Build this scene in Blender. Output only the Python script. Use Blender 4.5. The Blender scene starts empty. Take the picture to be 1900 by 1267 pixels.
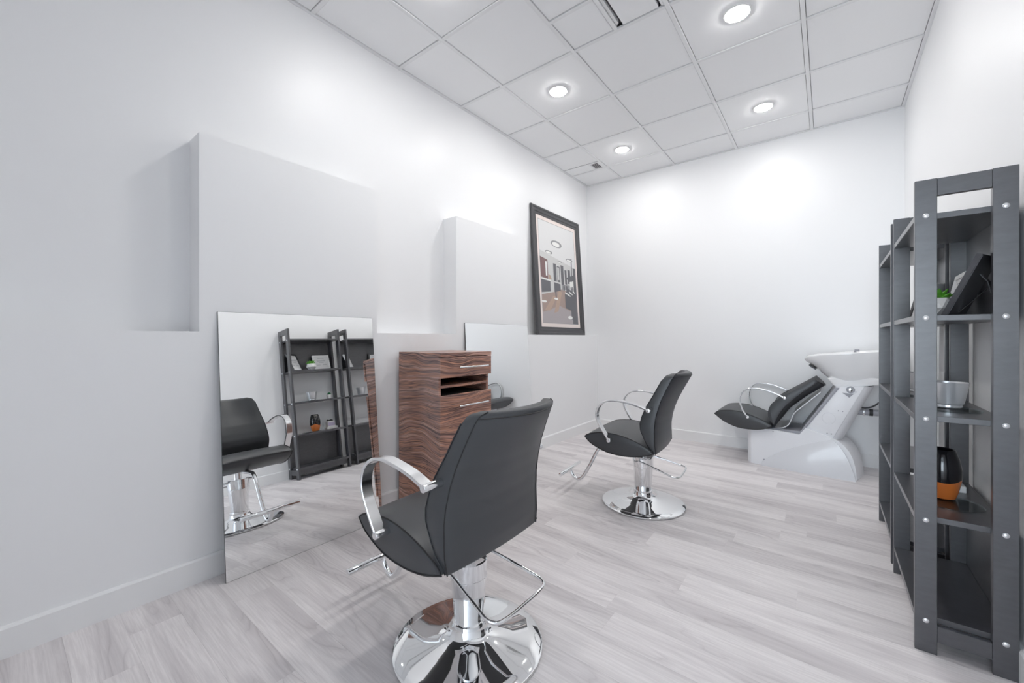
import bpy, bmesh, math, random
from mathutils import Vector, Matrix

random.seed(7)
sc = bpy.context.scene
COL = sc.collection
R = math.radians
PI = math.pi

# ------------------------------------------------------------------ camera
cam_d = bpy.data.cameras.new('camera')
cam = bpy.data.objects.new('camera', cam_d)
COL.objects.link(cam)
cam.location = (0, 0, 1.103)
cam.rotation_euler = (R(90), 0, 0.661)
cam_d.sensor_width = 36.0
cam_d.lens = 750.4 / 1900 * 36
cam_d.shift_x = -2.5 / 1900
cam_d.shift_y = -7.2 / 1900
cam_d.clip_start = 0.02
sc.camera = cam

# ------------------------------------------------------------------ light and exposure
w = bpy.data.worlds.new('sky')
sc.world = w
w.use_nodes = True
wb = w.node_tree.nodes['Background']
wb.inputs['Color'].default_value = (0.80, 0.90, 1.0, 1)
wb.inputs['Strength'].default_value = 11.0
LAMP = 128.0
WIN = (-1.95, 0.42, 0.20, 2.60, -6.0)        # x0, x1, z0, z1, y of the shop window behind the camera
pl = bpy.data.lights.new('window_daylight', 'AREA')
pl.shape = 'RECTANGLE'; pl.size = WIN[1] - WIN[0]; pl.size_y = WIN[3] - WIN[2]
pl.cycles.is_portal = True
po = bpy.data.objects.new('window_daylight', pl); COL.objects.link(po)
po.location = ((WIN[0] + WIN[1]) / 2, WIN[4] - 0.11, (WIN[2] + WIN[3]) / 2)
po.rotation_euler = (R(90), 0, 0)
sc.view_settings.view_transform = 'Standard'
sc.view_settings.look = 'None'
sc.view_settings.gamma = 1.0
sc.view_settings.use_curve_mapping = False
sc.view_settings.exposure = 0.40
sc.cycles.max_bounces = 11
sc.cycles.diffuse_bounces = 6
sc.cycles.glossy_bounces = 5
sc.cycles.transparent_max_bounces = 12
sc.cycles.caustics_reflective = False
sc.cycles.caustics_refractive = False
sc.cycles.sample_clamp_indirect = 6.0
sc.cycles.use_denoising = True

# ------------------------------------------------------------------ materials
def mat(name):
    m = bpy.data.materials.new(name); m.use_nodes = True
    nt = m.node_tree
    return m, nt, nt.nodes['Principled BSDF']

def plain(name, col, rough=0.5, metal=0.0, spec=0.5, bump=None, emit=None, coat=0.0):
    m, nt, b = mat(name)
    b.inputs['Base Color'].default_value = (*col, 1)
    b.inputs['Roughness'].default_value = rough
    b.inputs['Metallic'].default_value = metal
    b.inputs['Specular IOR Level'].default_value = spec
    b.inputs['Coat Weight'].default_value = coat
    if emit:
        b.inputs['Emission Color'].default_value = (*emit[0], 1)
        b.inputs['Emission Strength'].default_value = emit[1]
    if bump:
        tc = nt.nodes.new('ShaderNodeTexCoord')
        n = nt.nodes.new('ShaderNodeTexNoise'); n.inputs['Scale'].default_value = bump[0]; n.inputs['Detail'].default_value = 3
        bp = nt.nodes.new('ShaderNodeBump'); bp.inputs['Strength'].default_value = bump[1]; bp.inputs['Distance'].default_value = bump[2]
        nt.links.new(tc.outputs['Object'], n.inputs['Vector'])
        nt.links.new(n.outputs['Fac'], bp.inputs['Height'])
        nt.links.new(bp.outputs['Normal'], b.inputs['Normal'])
    return m

def ramp(nt, stops, interp='LINEAR'):
    r = nt.nodes.new('ShaderNodeValToRGB')
    cr = r.color_ramp; cr.interpolation = interp
    while len(cr.elements) < len(stops): cr.elements.new(0.5)
    for e, (p, c) in zip(cr.elements, stops):
        e.position = p; e.color = (*c, 1)
    return r

def math_node(nt, op, a, b=None):
    n = nt.nodes.new('ShaderNodeMath'); n.operation = op
    for i, v in enumerate((a, b)):
        if v is None: continue
        if isinstance(v, (int, float)): n.inputs[i].default_value = v
        else: nt.links.new(v, n.inputs[i])
    return n.outputs[0]

def mapping(nt, src, scale, loc=None):
    mp = nt.nodes.new('ShaderNodeMapping'); mp.inputs['Scale'].default_value = scale
    nt.links.new(src, mp.inputs['Vector'])
    if loc is not None: nt.links.new(loc, mp.inputs['Location'])
    return mp.outputs['Vector']

def noise(nt, vec, scale=1.0, detail=4.0, rough=0.55, dist=0.0):
    n = nt.nodes.new('ShaderNodeTexNoise')
    n.inputs['Scale'].default_value = scale; n.inputs['Detail'].default_value = detail
    n.inputs['Roughness'].default_value = rough; n.inputs['Distortion'].default_value = dist
    nt.links.new(vec, n.inputs['Vector'])
    return n.outputs['Fac']

def mixc(nt, fac, a, b, mode='MIX'):
    n = nt.nodes.new('ShaderNodeMix'); n.data_type = 'RGBA'; n.blend_type = mode
    for sock, v in ((n.inputs[0], fac), (n.inputs[6], a), (n.inputs[7], b)):
        if isinstance(v, (int, float)): sock.default_value = v
        elif isinstance(v, tuple): sock.default_value = (*v, 1)
        else: nt.links.new(v, sock)
    return n.outputs[2]

def plank_material():
    m, nt, b = mat('grey_vinyl_plank')
    tc = nt.nodes.new('ShaderNodeTexCoord'); oi = nt.nodes.new('ShaderNodeObjectInfo')
    rnd = oi.outputs['Random']
    cmb = nt.nodes.new('ShaderNodeCombineXYZ')
    nt.links.new(math_node(nt, 'MULTIPLY', rnd, 37.0), cmb.inputs[0])
    nt.links.new(math_node(nt, 'MULTIPLY', rnd, 91.0), cmb.inputs[1])
    nt.links.new(math_node(nt, 'MULTIPLY', rnd, 53.0), cmb.inputs[2])
    off = cmb.outputs[0]
    obj = tc.outputs['Object']
    fibre = noise(nt, mapping(nt, obj, (6, 130, 1), off), 1.0, 5, 0.65)
    low = noise(nt, mapping(nt, obj, (1.0, 6.5, 1), off), 1.0, 2.5, 0.45, 0.25)
    rings = math_node(nt, 'FRACT', math_node(nt, 'MULTIPLY', low, 17.0))
    ringline = ramp(nt, [(0.0, (1, 1, 1)), (0.16, (0.25, 0.25, 0.25)), (0.55, (0, 0, 0)), (1.0, (0.55, 0.55, 0.55))])
    nt.links.new(rings, ringline.inputs[0])
    band = noise(nt, mapping(nt, obj, (0.8, 9, 1), off), 1.0, 2, 0.5)
    bandr = ramp(nt, [(0.44, (0, 0, 0)), (0.68, (1, 1, 1))]); nt.links.new(band, bandr.inputs[0])
    fib = ramp(nt, [(0.40, (1, 1, 1)), (0.62, (0, 0, 0))]); nt.links.new(fibre, fib.inputs[0])
    base = mixc(nt, math_node(nt, 'MULTIPLY', bandr.outputs[0], 0.50), (0.86, 0.825, 0.83), (0.50, 0.465, 0.48))
    patch = noise(nt, mapping(nt, obj, (1.6, 7, 1), off), 1.0, 1, 0.4)
    pr = ramp(nt, [(0.45, (0, 0, 0)), (0.62, (1, 1, 1))]); nt.links.new(patch, pr.inputs[0])
    rl = math_node(nt, 'MULTIPLY', math_node(nt, 'MULTIPLY', ringline.outputs[0], pr.outputs[0]), 0.62)
    c1 = mixc(nt, rl, base, (0.42, 0.385, 0.40))
    c2 = mixc(nt, math_node(nt, 'MULTIPLY', fib.outputs[0], 0.36), c1, (0.55, 0.515, 0.525))
    tone = math_node(nt, 'ADD', math_node(nt, 'MULTIPLY', rnd, 0.07), 0.95)
    hs = nt.nodes.new('ShaderNodeHueSaturation'); nt.links.new(tone, hs.inputs['Value']); nt.links.new(c2, hs.inputs['Color'])
    nt.links.new(hs.outputs[0], b.inputs['Base Color'])
    b.inputs['Roughness'].default_value = 0.42
    b.inputs['Specular IOR Level'].default_value = 0.4
    bp = nt.nodes.new('ShaderNodeBump'); bp.inputs['Strength'].default_value = 0.12; bp.inputs['Distance'].default_value = 0.001
    nt.links.new(fibre, bp.inputs['Height']); nt.links.new(bp.outputs[0], b.inputs['Normal'])
    return m

def rosewood_material():
    m, nt, b = mat('striped_rosewood_laminate')
    tc = nt.nodes.new('ShaderNodeTexCoord'); obj = tc.outputs['Object']
    sep = nt.nodes.new('ShaderNodeSeparateXYZ'); nt.links.new(obj, sep.inputs[0])
    warp = noise(nt, mapping(nt, obj, (2.4, 1.7, 2.6)), 1.0, 1.5, 0.5)
    wv = math_node(nt, 'MULTIPLY', math_node(nt, 'SUBTRACT', warp, 0.5), 0.24)
    zz = math_node(nt, 'ADD', sep.outputs[2], wv)
    cmb = nt.nodes.new('ShaderNodeCombineXYZ')
    nt.links.new(math_node(nt, 'MULTIPLY', sep.outputs[0], 0.8), cmb.inputs[0])
    nt.links.new(math_node(nt, 'MULTIPLY', sep.outputs[1], 0.8), cmb.inputs[1])
    nt.links.new(math_node(nt, 'MULTIPLY', zz, 34.0), cmb.inputs[2])
    n1 = noise(nt, cmb.outputs[0], 1.0, 4.5, 0.62)
    cr = ramp(nt, [(0.30, (0.05, 0.036, 0.040)), (0.38, (0.22, 0.135, 0.12)), (0.44, (0.56, 0.31, 0.24)), (0.475, (0.11, 0.07, 0.07)),
                   (0.52, (0.66, 0.34, 0.23)), (0.565, (0.30, 0.165, 0.135)), (0.60, (0.74, 0.46, 0.36)), (0.66, (0.16, 0.095, 0.088)), (0.74, (0.70, 0.43, 0.34))])
    nt.links.new(n1, cr.inputs[0])
    fine = noise(nt, mapping(nt, cmb.outputs[0], (1.5, 1.5, 4.5)), 1.0, 3, 0.6)
    fr = ramp(nt, [(0.36, (0.45, 0.43, 0.45)), (0.52, (1, 1, 1))]); nt.links.new(fine, fr.inputs[0])
    c = mixc(nt, 0.75, cr.outputs[0], fr.outputs[0], 'MULTIPLY')
    nt.links.new(c, b.inputs['Base Color'])
    b.inputs['Roughness'].default_value = 0.30
    return m

def shelf_material():
    m, nt, b = mat('black_brown_wood')
    tc = nt.nodes.new('ShaderNodeTexCoord'); obj = tc.outputs['Object']
    n1 = noise(nt, mapping(nt, obj, (22, 22, 60)), 1.0, 3, 0.6)
    cr = ramp(nt, [(0.3, (0.020, 0.020, 0.025)), (0.7, (0.038, 0.038, 0.046))]); nt.links.new(n1, cr.inputs[0])
    nt.links.new(cr.outputs[0], b.inputs['Base Color'])
    b.inputs['Roughness'].default_value = 0.36
    b.inputs['Coat Weight'].default_value = 0.5; b.inputs['Coat Roughness'].default_value = 0.3
    b.inputs['Specular IOR Level'].default_value = 1.0
    return m

def vase_material():
    # glazed black upper part over an orange lower part with a slanting wavy border
    m, nt, b = mat('black_orange_glaze')
    tc = nt.nodes.new('ShaderNodeTexCoord'); obj = tc.outputs['Object']
    sep = nt.nodes.new('ShaderNodeSeparateXYZ'); nt.links.new(obj, sep.inputs[0])
    wv = math_node(nt, 'MULTIPLY', math_node(nt, 'SINE', math_node(nt, 'MULTIPLY', sep.outputs[1], 70.0)), 0.009)
    z = math_node(nt, 'ADD', sep.outputs[2], wv)
    step = math_node(nt, 'GREATER_THAN', z, 0.072)
    n1 = noise(nt, mapping(nt, obj, (60, 60, 90)), 1.0, 2, 0.5, 1.2)
    cr = ramp(nt, [(0.60, (0.008, 0.008, 0.01)), (0.66, (0.35, 0.33, 0.30))]); nt.links.new(n1, cr.inputs[0])
    nearfront = math_node(nt, 'LESS_THAN', sep.outputs[0], -0.02)
    blk = mixc(nt, nearfront, (0.008, 0.008, 0.01), cr.outputs[0])
    c = mixc(nt, step, (0.62, 0.17, 0.035), blk)
    nt.links.new(c, b.inputs['Base Color'])
    b.inputs['Roughness'].default_value = 0.12
    return m

def pane_material(name, tint=(1, 1, 1), refl=0.08):
    m = bpy.data.materials.new(name); m.use_nodes = True
    nt = m.node_tree
    for n in list(nt.nodes): nt.nodes.remove(n)
    out = nt.nodes.new('ShaderNodeOutputMaterial'); mix = nt.nodes.new('ShaderNodeMixShader')
    tr = nt.nodes.new('ShaderNodeBsdfTransparent'); gl = nt.nodes.new('ShaderNodeBsdfGlossy')
    tr.inputs[0].default_value = (*tint, 1); gl.inputs['Roughness'].default_value = 0.02
    mix.inputs[0].default_value = refl
    nt.links.new(tr.outputs[0], mix.inputs[1]); nt.links.new(gl.outputs[0], mix.inputs[2]); nt.links.new(mix.outputs[0], out.inputs[0])
    return m

M = {
    'paint': plain('white_wall_paint', (0.885, 0.89, 0.90), 0.42, bump=(180, 0.05, 0.001)),
    'trim': plain('white_trim_paint', (0.86, 0.865, 0.87), 0.35),
    'tile': plain('white_ceiling_tile', (0.89, 0.895, 0.905), 0.8, bump=(400, 0.1, 0.001)),
    'rail': plain('white_metal_grid', (0.82, 0.825, 0.835), 0.4),
    'ring': plain('white_lamp_trim', (0.85, 0.85, 0.85), 0.9, spec=0.0),
    'slot': plain('dark_gap', (0.16, 0.16, 0.17), 0.7),
    'plank': plank_material(),
    'sub': plain('grey_underlay', (0.25, 0.24, 0.24), 0.8),
    'wood': rosewood_material(),
    'darkin': plain('dark_cabinet_inside', (0.02, 0.018, 0.018), 0.6),
    'vinyl': plain('charcoal_vinyl', (0.052, 0.055, 0.060), 0.40, bump=(320, 0.10, 0.0006), spec=0.55),
    'pipe': plain('black_piping', (0.012, 0.012, 0.014), 0.45),
    'chrome': plain('chrome', (0.86, 0.87, 0.88), 0.035, 1.0),
    'steel': plain('polished_aluminium', (0.84, 0.845, 0.855), 0.17, 1.0),
    'rubber': plain('black_rubber', (0.015, 0.015, 0.016), 0.6),
    'mirror': plain('mirror_silver', (0.96, 0.97, 0.97), 0.0, 1.0),
    'mback': plain('mirror_backing', (0.10, 0.11, 0.11), 0.5),
    'shelf': shelf_material(),
    'bolt': plain('nickel_bolt_head', (0.75, 0.76, 0.78), 0.25, 0.85),
    'silverplastic': plain('silver_grey_plastic', (0.72, 0.73, 0.76), 0.33, coat=0.2),
    'lightplastic': plain('pale_grey_plastic', (0.84, 0.85, 0.88), 0.4),
    'greyplastic': plain('mid_grey_plastic', (0.34, 0.345, 0.38), 0.4),
    'shell': plain('smoky_grey_shell', (0.78, 0.80, 0.83), 0.2, coat=0.4),
    'ceramic': plain('white_ceramic', (0.86, 0.865, 0.875), 0.10, coat=0.4),
    'black': plain('black_plastic', (0.015, 0.015, 0.017), 0.4),
    'clear': pane_material('clear_glass', (0.90, 0.95, 0.96), 0.16),
    'pane': pane_material('window_glass', (0.97, 0.985, 0.98), 0.05),
    'white': plain('matt_white', (0.80, 0.80, 0.80), 0.45),
    'paper': plain('white_paper', (0.78, 0.78, 0.79), 0.6),
    'ink': plain('grey_ink', (0.42, 0.43, 0.46), 0.7),
    'frameblack': plain('dark_grey_frame', (0.055, 0.055, 0.060), 0.38, spec=0.6),
    'cream': plain('cream_mat_board', (0.90, 0.80, 0.76), 0.7),
    'posterglass': pane_material('poster_glass', (0.99, 0.99, 0.99), 0.05),
    'silver': plain('silver_cup', (0.76, 0.77, 0.79), 0.26, 0.6),
    'vase': vase_material(),
    'leaf': plain('succulent_green', (0.10, 0.36, 0.03), 0.45),
    'leafdark': plain('dark_succulent_green', (0.015, 0.17, 0.06), 0.45),
    'lav': plain('lavender_label', (0.55, 0.50, 0.66), 0.5),
    'soil': plain('dark_stones', (0.03, 0.028, 0.03), 0.8),
    'lens': plain('lit_lamp_lens', (1, 1, 1), 0.5, emit=((1.0, 0.985, 0.965), LAMP)),
    'outside': plain('aluminium_window_frame', (0.30, 0.31, 0.33), 0.4, 0.6),
}
# print colours of the framed poster
PR = [plain('print_%s' % n, c, 0.55, bump=None) for n, c in (
    ('pale_wall', (0.66, 0.66, 0.65)), ('ceiling', (0.80, 0.80, 0.80)), ('warm_floor', (0.40, 0.30, 0.26)), ('dark', (0.13, 0.13, 0.145)),
    ('lamp', (0.90, 0.90, 0.88)), ('maroon', (0.20, 0.11, 0.11)), ('mid', (0.33, 0.33, 0.34)), ('glow', (0.50, 0.36, 0.28)), ('grey_floor', (0.44, 0.40, 0.41)))]

# ------------------------------------------------------------------ mesh helpers
class MB:
    def __init__(s): s.v = []; s.f = []; s.mi = []
    def add(s, vs, fs, mi=0):
        o = len(s.v); s.v += [tuple(v) for v in vs]; s.f += [tuple(i + o for i in f) for f in fs]; s.mi += [mi] * len(fs); return s
    def box(s, x0, x1, y0, y1, z0, z1, mi=0):
        return s.add([(x0, y0, z0), (x1, y0, z0), (x1, y1, z0), (x0, y1, z0), (x0, y0, z1), (x1, y0, z1), (x1, y1, z1), (x0, y1, z1)],
                     [(3, 2, 1, 0), (4, 5, 6, 7), (0, 1, 5, 4), (1, 2, 6, 5), (2, 3, 7, 6), (3, 0, 4, 7)], mi)
    def loft(s, loops, cap0=True, cap1=True, closed=True, mi=0):
        n = len(loops[0]); vs = [p for l in loops for p in l]; fs = []
        for k in range(len(loops) - 1):
            for i in range(n if closed else n - 1):
                j = (i + 1) % n; fs.append((k * n + i, k * n + j, (k + 1) * n + j, (k + 1) * n + i))
        if cap0: fs.append(tuple(range(n))[::-1])
        if cap1: fs.append(tuple(range((len(loops) - 1) * n, len(loops) * n)))
        return s.add(vs, fs, mi)
    def prism(s, poly, axis, a, b, mi=0):
        f = {'x': lambda p, t: (t, p[0], p[1]), 'y': lambda p, t: (p[0], t, p[1]), 'z': lambda p, t: (p[0], p[1], t)}[axis]
        return s.loft([[f(p, a) for p in poly], [f(p, b) for p in poly]], mi=mi)
    def lathe(s, prof, n=48, c=(0, 0, 0), cap0=True, cap1=True, mi=0):
        loops = [[(c[0] + r * math.cos(2 * PI * i / n), c[1] + r * math.sin(2 * PI * i / n), c[2] + z) for i in range(n)] for r, z in prof]
        return s.loft(loops, cap0, cap1, mi=mi)
    def tube(s, path, rad, n=12, rect=None, side=None, closed=False, mi=0):
        # sweep a circle (or a rectangle rect=(w along side, t)) along a path
        P = [Vector(p) for p in path]; loops = []; prev = None
        for i, p in enumerate(P):
            if closed: t = P[(i + 1) % len(P)] - P[i - 1]
            else: t = P[min(i + 1, len(P) - 1)] - P[max(i - 1, 0)]
            t.normalize()
            if side is not None: a = Vector(side); a = (a - t * a.dot(t)).normalized()
            elif prev is None:
                a = t.orthogonal().normalized()
            else: a = (prev - t * prev.dot(t)).normalized()
            prev = a; b = t.cross(a)
            r = rad[i] if isinstance(rad, (list, tuple)) else rad
            if rect:
                hw, ht = rect[0] / 2, rect[1] / 2; q = min(hw, ht) * 0.45
                loops.append([p + a * u + b * v for u, v in ((hw, ht - q), (hw - q, ht), (-hw + q, ht), (-hw, ht - q), (-hw, -ht + q), (-hw + q, -ht), (hw - q, -ht), (hw, -ht + q))])
            else:
                loops.append([p + (a * math.cos(2 * PI * k / n) + b * math.sin(2 * PI * k / n)) * r for k in range(n)])
        if closed: return s.loft(loops + [loops[0]], False, False, mi=mi)
        return s.loft(loops, mi=mi)
    def mesh(s, name, mats, bevel=0.0, seg=2, angle=35, smooth=True):
        me = bpy.data.meshes.new(name); me.from_pydata(s.v, [], s.f)
        for m in (mats if isinstance(mats, (list, tuple)) else [mats]): me.materials.append(m)
        for p, i in zip(me.polygons, s.mi): p.material_index = i
        bm = bmesh.new(); bm.from_mesh(me)
        bmesh.ops.recalc_face_normals(bm, faces=bm.faces)
        if bevel:
            es = [e for e in bm.edges if len(e.link_faces) == 2 and e.calc_face_angle(0) > R(angle)]
            bmesh.ops.bevel(bm, geom=es, offset=bevel, offset_type='OFFSET', segments=seg, profile=0.5, affect='EDGES', clamp_overlap=True)
        for f in bm.faces: f.smooth = smooth
        bm.to_mesh(me); bm.free()
        if smooth: me.set_sharp_from_angle(angle=R(32 if not bevel else 50))
        return me
    def obj(s, name, mats, parent=None, loc=(0, 0, 0), **kw):
        return place(name, s.mesh(name, mats, **kw), parent, loc)

def place(name, me, parent=None, loc=(0, 0, 0), rot=(0, 0, 0)):
    o = bpy.data.objects.new(name, me); COL.objects.link(o)
    o.location = loc; o.rotation_euler = rot
    if parent is not None: o.parent = parent
    return o

def thing(name, label, cat, loc=(0, 0, 0), rot=(0, 0, 0), group=None):
    o = bpy.data.objects.new(name, None); COL.objects.link(o); o.empty_display_size = 0.1
    o.location = loc; o.rotation_euler = rot
    return tag(o, label, cat, group)

def tag(o, label, cat, group=None):
    o['label'] = label; o['category'] = cat
    if group: o['group'] = group
    return o

def struct(o): o['kind'] = 'structure'; return o

def copy_tree(o, parent=None):
    c = o.copy(); COL.objects.link(c); c.parent = parent
    for ch in list(o.children): copy_tree(ch, c)
    return c

def bx(name, m, parent, x0, x1, y0, y1, z0, z1, bevel=0.0):
    # box whose origin is its own centre
    cx, cy, cz = (x0 + x1) / 2, (y0 + y1) / 2, (z0 + z1) / 2
    return MB().box(x0 - cx, x1 - cx, y0 - cy, y1 - cy, z0 - cz, z1 - cz).obj(name, m, parent, (cx, cy, cz), bevel=bevel, seg=1, smooth=False)

def interp(tab, x):
    tab = sorted(tab)
    if x <= tab[0][0]: return tab[0][1]
    for (a, u), (b, v) in zip(tab, tab[1:]):
        if x <= b: return u + (v - u) * (x - a) / (b - a)
    return tab[-1][1]

def smooth_path(pts, n=6):
    # Catmull-Rom through the points
    P = [Vector(p) for p in pts]; out = []
    for i in range(len(P) - 1):
        p0 = P[i - 1] if i else P[0] * 2 - P[1]; p1, p2 = P[i], P[i + 1]; p3 = P[i + 2] if i + 2 < len(P) else P[-1] * 2 - P[-2]
        for k in range(n):
            t = k / n
            out.append(0.5 * ((2 * p1) + (p2 - p0) * t + (2 * p0 - 5 * p1 + 4 * p2 - p3) * t * t + (3 * p1 - p0 - 3 * p2 + p3) * t ** 3))
    out.append(P[-1]); return out

# ------------------------------------------------------------------ the room
XU, XL, XR, YB, YF, H = -2.395, -2.247, 0.497, 4.588, -6.0, 2.996
LEDGE = 1.131; PT = 2.035
T = 0.12
struct(MB().box(XU - T, XU, YF - T, YB + T, 0, H + 0.3).obj('wall_left', M['paint']))
struct(MB().box(XU, XR, YB, YB + T, 0, H + 0.3).obj('wall_back', M['paint']))
struct(MB().box(XR, XR + T, YF - T, YB + T, 0, H + 0.3).obj('wall_right', M['paint']))
wf = MB()
x0, x1, z0, z1, yw = WIN
wf.box(XU, x0, YF - T, YF, 0, H + 0.3); wf.box(x1, XR, YF - T, YF, 0, H + 0.3)
wf.box(x0, x1, YF - T, YF, 0, z0); wf.box(x0, x1, YF - T, YF, z1, H + 0.3)
struct(wf.obj('wall_entrance', M['paint']))
# unseen partition added behind the camera; right-hand doorway narrows daylight, wall bounces fill
YP, DX = -0.70, -0.72
pt = MB(); pt.box(XU, DX, YP - T, YP, 0, H + 0.09); pt.box(DX, XR, YP - T, YP, 2.20, H + 0.09)
struct(pt.obj('wall_added_partition', M['paint']))
# low wall with two raised piers, one solid
P1 = (0.572, 1.488); P2 = (2.178, 3.100)
lw = MB()
lw.prism([(YP, 0), (YB, 0), (YB, LEDGE), (YP, LEDGE)], 'x', XU, XL)
for a, b in (P1, P2): lw.box(XU, XL, a, b, LEDGE, PT)
struct(lw.obj('wall_left_lower', M['paint'], smooth=False))

def baseboard(name, prof_axis, a, b, face, sgn):
    hgt, th = 0.108, 0.0155
    pr = [(0, 0), (th, 0), (th, hgt - 0.008), (th - 0.006, hgt), (0, hgt)]
    m = MB()
    if prof_axis == 'y': m.prism([(face + sgn * p[0], p[1]) for p in pr], 'y', a, b)
    else: m.prism([(face + sgn * p[0], p[1]) for p in pr], 'x', a, b)
    return struct(m.obj(name, M['trim'], smooth=False))
baseboard('baseboard_left', 'y', YP, YB, XL, 1)
baseboard('baseboard_right', 'y', YF, YB, XR, -1)
baseboard('baseboard_back', 'x', XL + 0.0155, XR - 0.0155, YB, -1)

# window behind the camera (source of the daylight)
wn = struct(bpy.data.objects.new('window_1', None)); COL.objects.link(wn); wn.location = (0, YF - 0.06, 0)
fr = 0.05
for (a, b, c, d) in ((x0, x1, z0, z0 + fr), (x0, x1, z1 - fr, z1), (x0, x0 + fr, z0 + fr, z1 - fr), (x1 - fr, x1, z0 + fr, z1 - fr), ((x0 + x1) / 2 - fr / 2, (x0 + x1) / 2 + fr / 2, z0 + fr, z1 - fr)):
    bx('window_frame', M['outside'], wn, a, b, -0.03, 0.03, c, d)
for a, b in ((x0 + fr, (x0 + x1) / 2 - fr / 2), ((x0 + x1) / 2 + fr / 2, x1 - fr)):
    MB().add([(a, 0, z0 + fr), (b, 0, z0 + fr), (b, 0, z1 - fr), (a, 0, z1 - fr)], [(0, 1, 2, 3)]).obj('window_pane', M['pane'], wn)

# floor: underlay and single planks running across the room
fl = struct(MB().box(XU, XR, YF, YB, -0.06, -0.006).obj('floor', M['sub']))
PW, PL = 0.1535, 1.22
full = MB().box(-PL / 2, PL / 2, -PW / 2 + 0.0001, PW / 2 - 0.0001, -0.006, 0).mesh('plank', M['plank'], bevel=0.0004, seg=1, smooth=False)
joints = {0: -1.015, -1: -0.715, 5: -0.408, 8: -0.206, 3: -0.775, 13: -0.03, 10: -0.64, -9: -2.04, -10: -1.84, -3: -1.35, -6: -1.1}
Y0 = 1.690
k0 = math.floor((YF - Y0) / PW); k1 = math.ceil((YB - Y0) / PW)
FX1 = XR
for k in range(k0, k1):
    FX0 = XL if Y0 + k * PW > YP - PW else XU
    ya, yb = max(Y0 + k * PW, YF), min(Y0 + (k + 1) * PW, YB)
    j = joints.get(k, FX0 + random.uniform(0, PL))
    while j > FX0: j -= PL
    while j < FX1 - 0.002:
        a, b = max(j, FX0), min(j + PL, FX1)
        if b - a > 0.003:
            if b - a > PL - 1e-4 and yb - ya > PW - 1e-4: me = full
            else: me = MB().box(-(b - a) / 2, (b - a) / 2, -(yb - ya) / 2 + 0.0001, (yb - ya) / 2 - 0.0001, -0.006, 0).mesh('plank', M['plank'], bevel=0.0004, seg=1, smooth=False)
            place('plank', me, fl, ((a + b) / 2, (ya + yb) / 2, 0))
        j += PL

# ceiling: slab, grid rails, tiles
TP = 0.6096
ce = struct(MB().box(XU, XR, YF, YB, H + 0.10, H + 0.2).obj('ceiling', M['tile']))
gx = [XU] + [-1.943 + i * TP for i in range(4)] + [XR]
gy = [YB]; y = 4.194
while y > YF: gy.append(y); y -= TP
gy.append(YF); gy = gy[::-1]
RW = 0.0235
def rail(xa, xb, ya, yb, z=H, th=0.014): return bx('grid_rail', M['rail'], ce, xa, xb, ya, yb, z, z + th, bevel=0.001)
for x in gx[1:-1]: rail(x - RW / 2, x + RW / 2, YF, YB)
for y in gy[1:-1]:
    for a, b in zip(gx, gx[1:]): rail(a + (RW / 2 if a > XU else 0), b - (RW / 2 if b < XR else 0), y - RW / 2, y + RW / 2, H + 0.0006)
MW = 0.020
for args in ((XU, XU + MW, YF, YB), (XR - MW, XR, YF, YB), (XU + MW, XR - MW, YB - MW, YB), (XU + MW, XR - MW, YF, YF + MW)):
    bx('wall_angle', M['rail'], ce, *args, H - 0.001, H + 0.014, bevel=0.001)
tile_cache = {}
TZ = H + 0.0065
def tile(xa, xb, ya, yb, z=TZ):
    g = 0.0025
    wx, wy = xb - xa - 2 * g, yb - ya - 2 * g
    key = (round(wx, 3), round(wy, 3))
    if key not in tile_cache:
        tile_cache[key] = MB().box(-wx / 2, wx / 2, -wy / 2, wy / 2, 0, 0.02).mesh('ceiling_tile', M['tile'], bevel=0.002, seg=1, smooth=False)
    return place('ceiling_tile', tile_cache[key], ce, ((xa + xb) / 2, (ya + yb) / 2, z))
hw = RW / 2
for i, (xa, xb) in enumerate(zip(gx, gx[1:])):
    for jx, (ya, yb) in enumerate(zip(gy, gy[1:])):
        A, B, C, D = xa + (hw if i else MW), xb - (hw if i < len(gx) - 2 else MW), ya + (hw if jx else MW), yb - (hw if jx < len(gy) - 2 else MW)
        if abs(xa + 1.3334) < 0.01 and abs(ya - 1.7556) < 0.01:
            # cell cut in two: quarter tiles and a narrow drop-in panel with an open slot beside it
            ym = 2.062; xs = -1.045
            rail(A, xs, ym - hw, ym + hw); tile(A, xs, ym + hw, D); tile(A, xs, C, ym - hw)
            bx('slot_rail', M['rail'], ce, xs + 0.004, xs + 0.026, C, D - 0.004, H - 0.002, H + 0.03, bevel=0.001)
            bx('slot_rail', M['rail'], ce, xs + 0.029, xs + 0.045, C, D - 0.03, H + 0.006, H + 0.03, bevel=0.001)
            bx('slot_gap', M['slot'], ce, xs, B, C, D, H + 0.032, H + 0.04)
            tile(xs + 0.062, B - 0.03, C, D - 0.004, TZ - 0.002)
            bx('slot_rail', M['rail'], ce, B - 0.016, B - 0.002, C, D - 0.008, H + 0.004, H + 0.03, bevel=0.001)
        elif abs(xa - XU) < 0.01 and abs(ya - 3.5844) < 0.01:
            ym = 3.995
            tile(A, B, C, ym); bx('slot_gap', M['slot'], ce, A, -2.085, ym - 0.004, ym + 0.014, H + 0.012, H + 0.02)
            tile(A, -2.085, ym + 0.010, D)
            vent_rect = (-2.083, B, ym + 0.003, D)
        else: tile(A, B, C, D)

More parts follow.
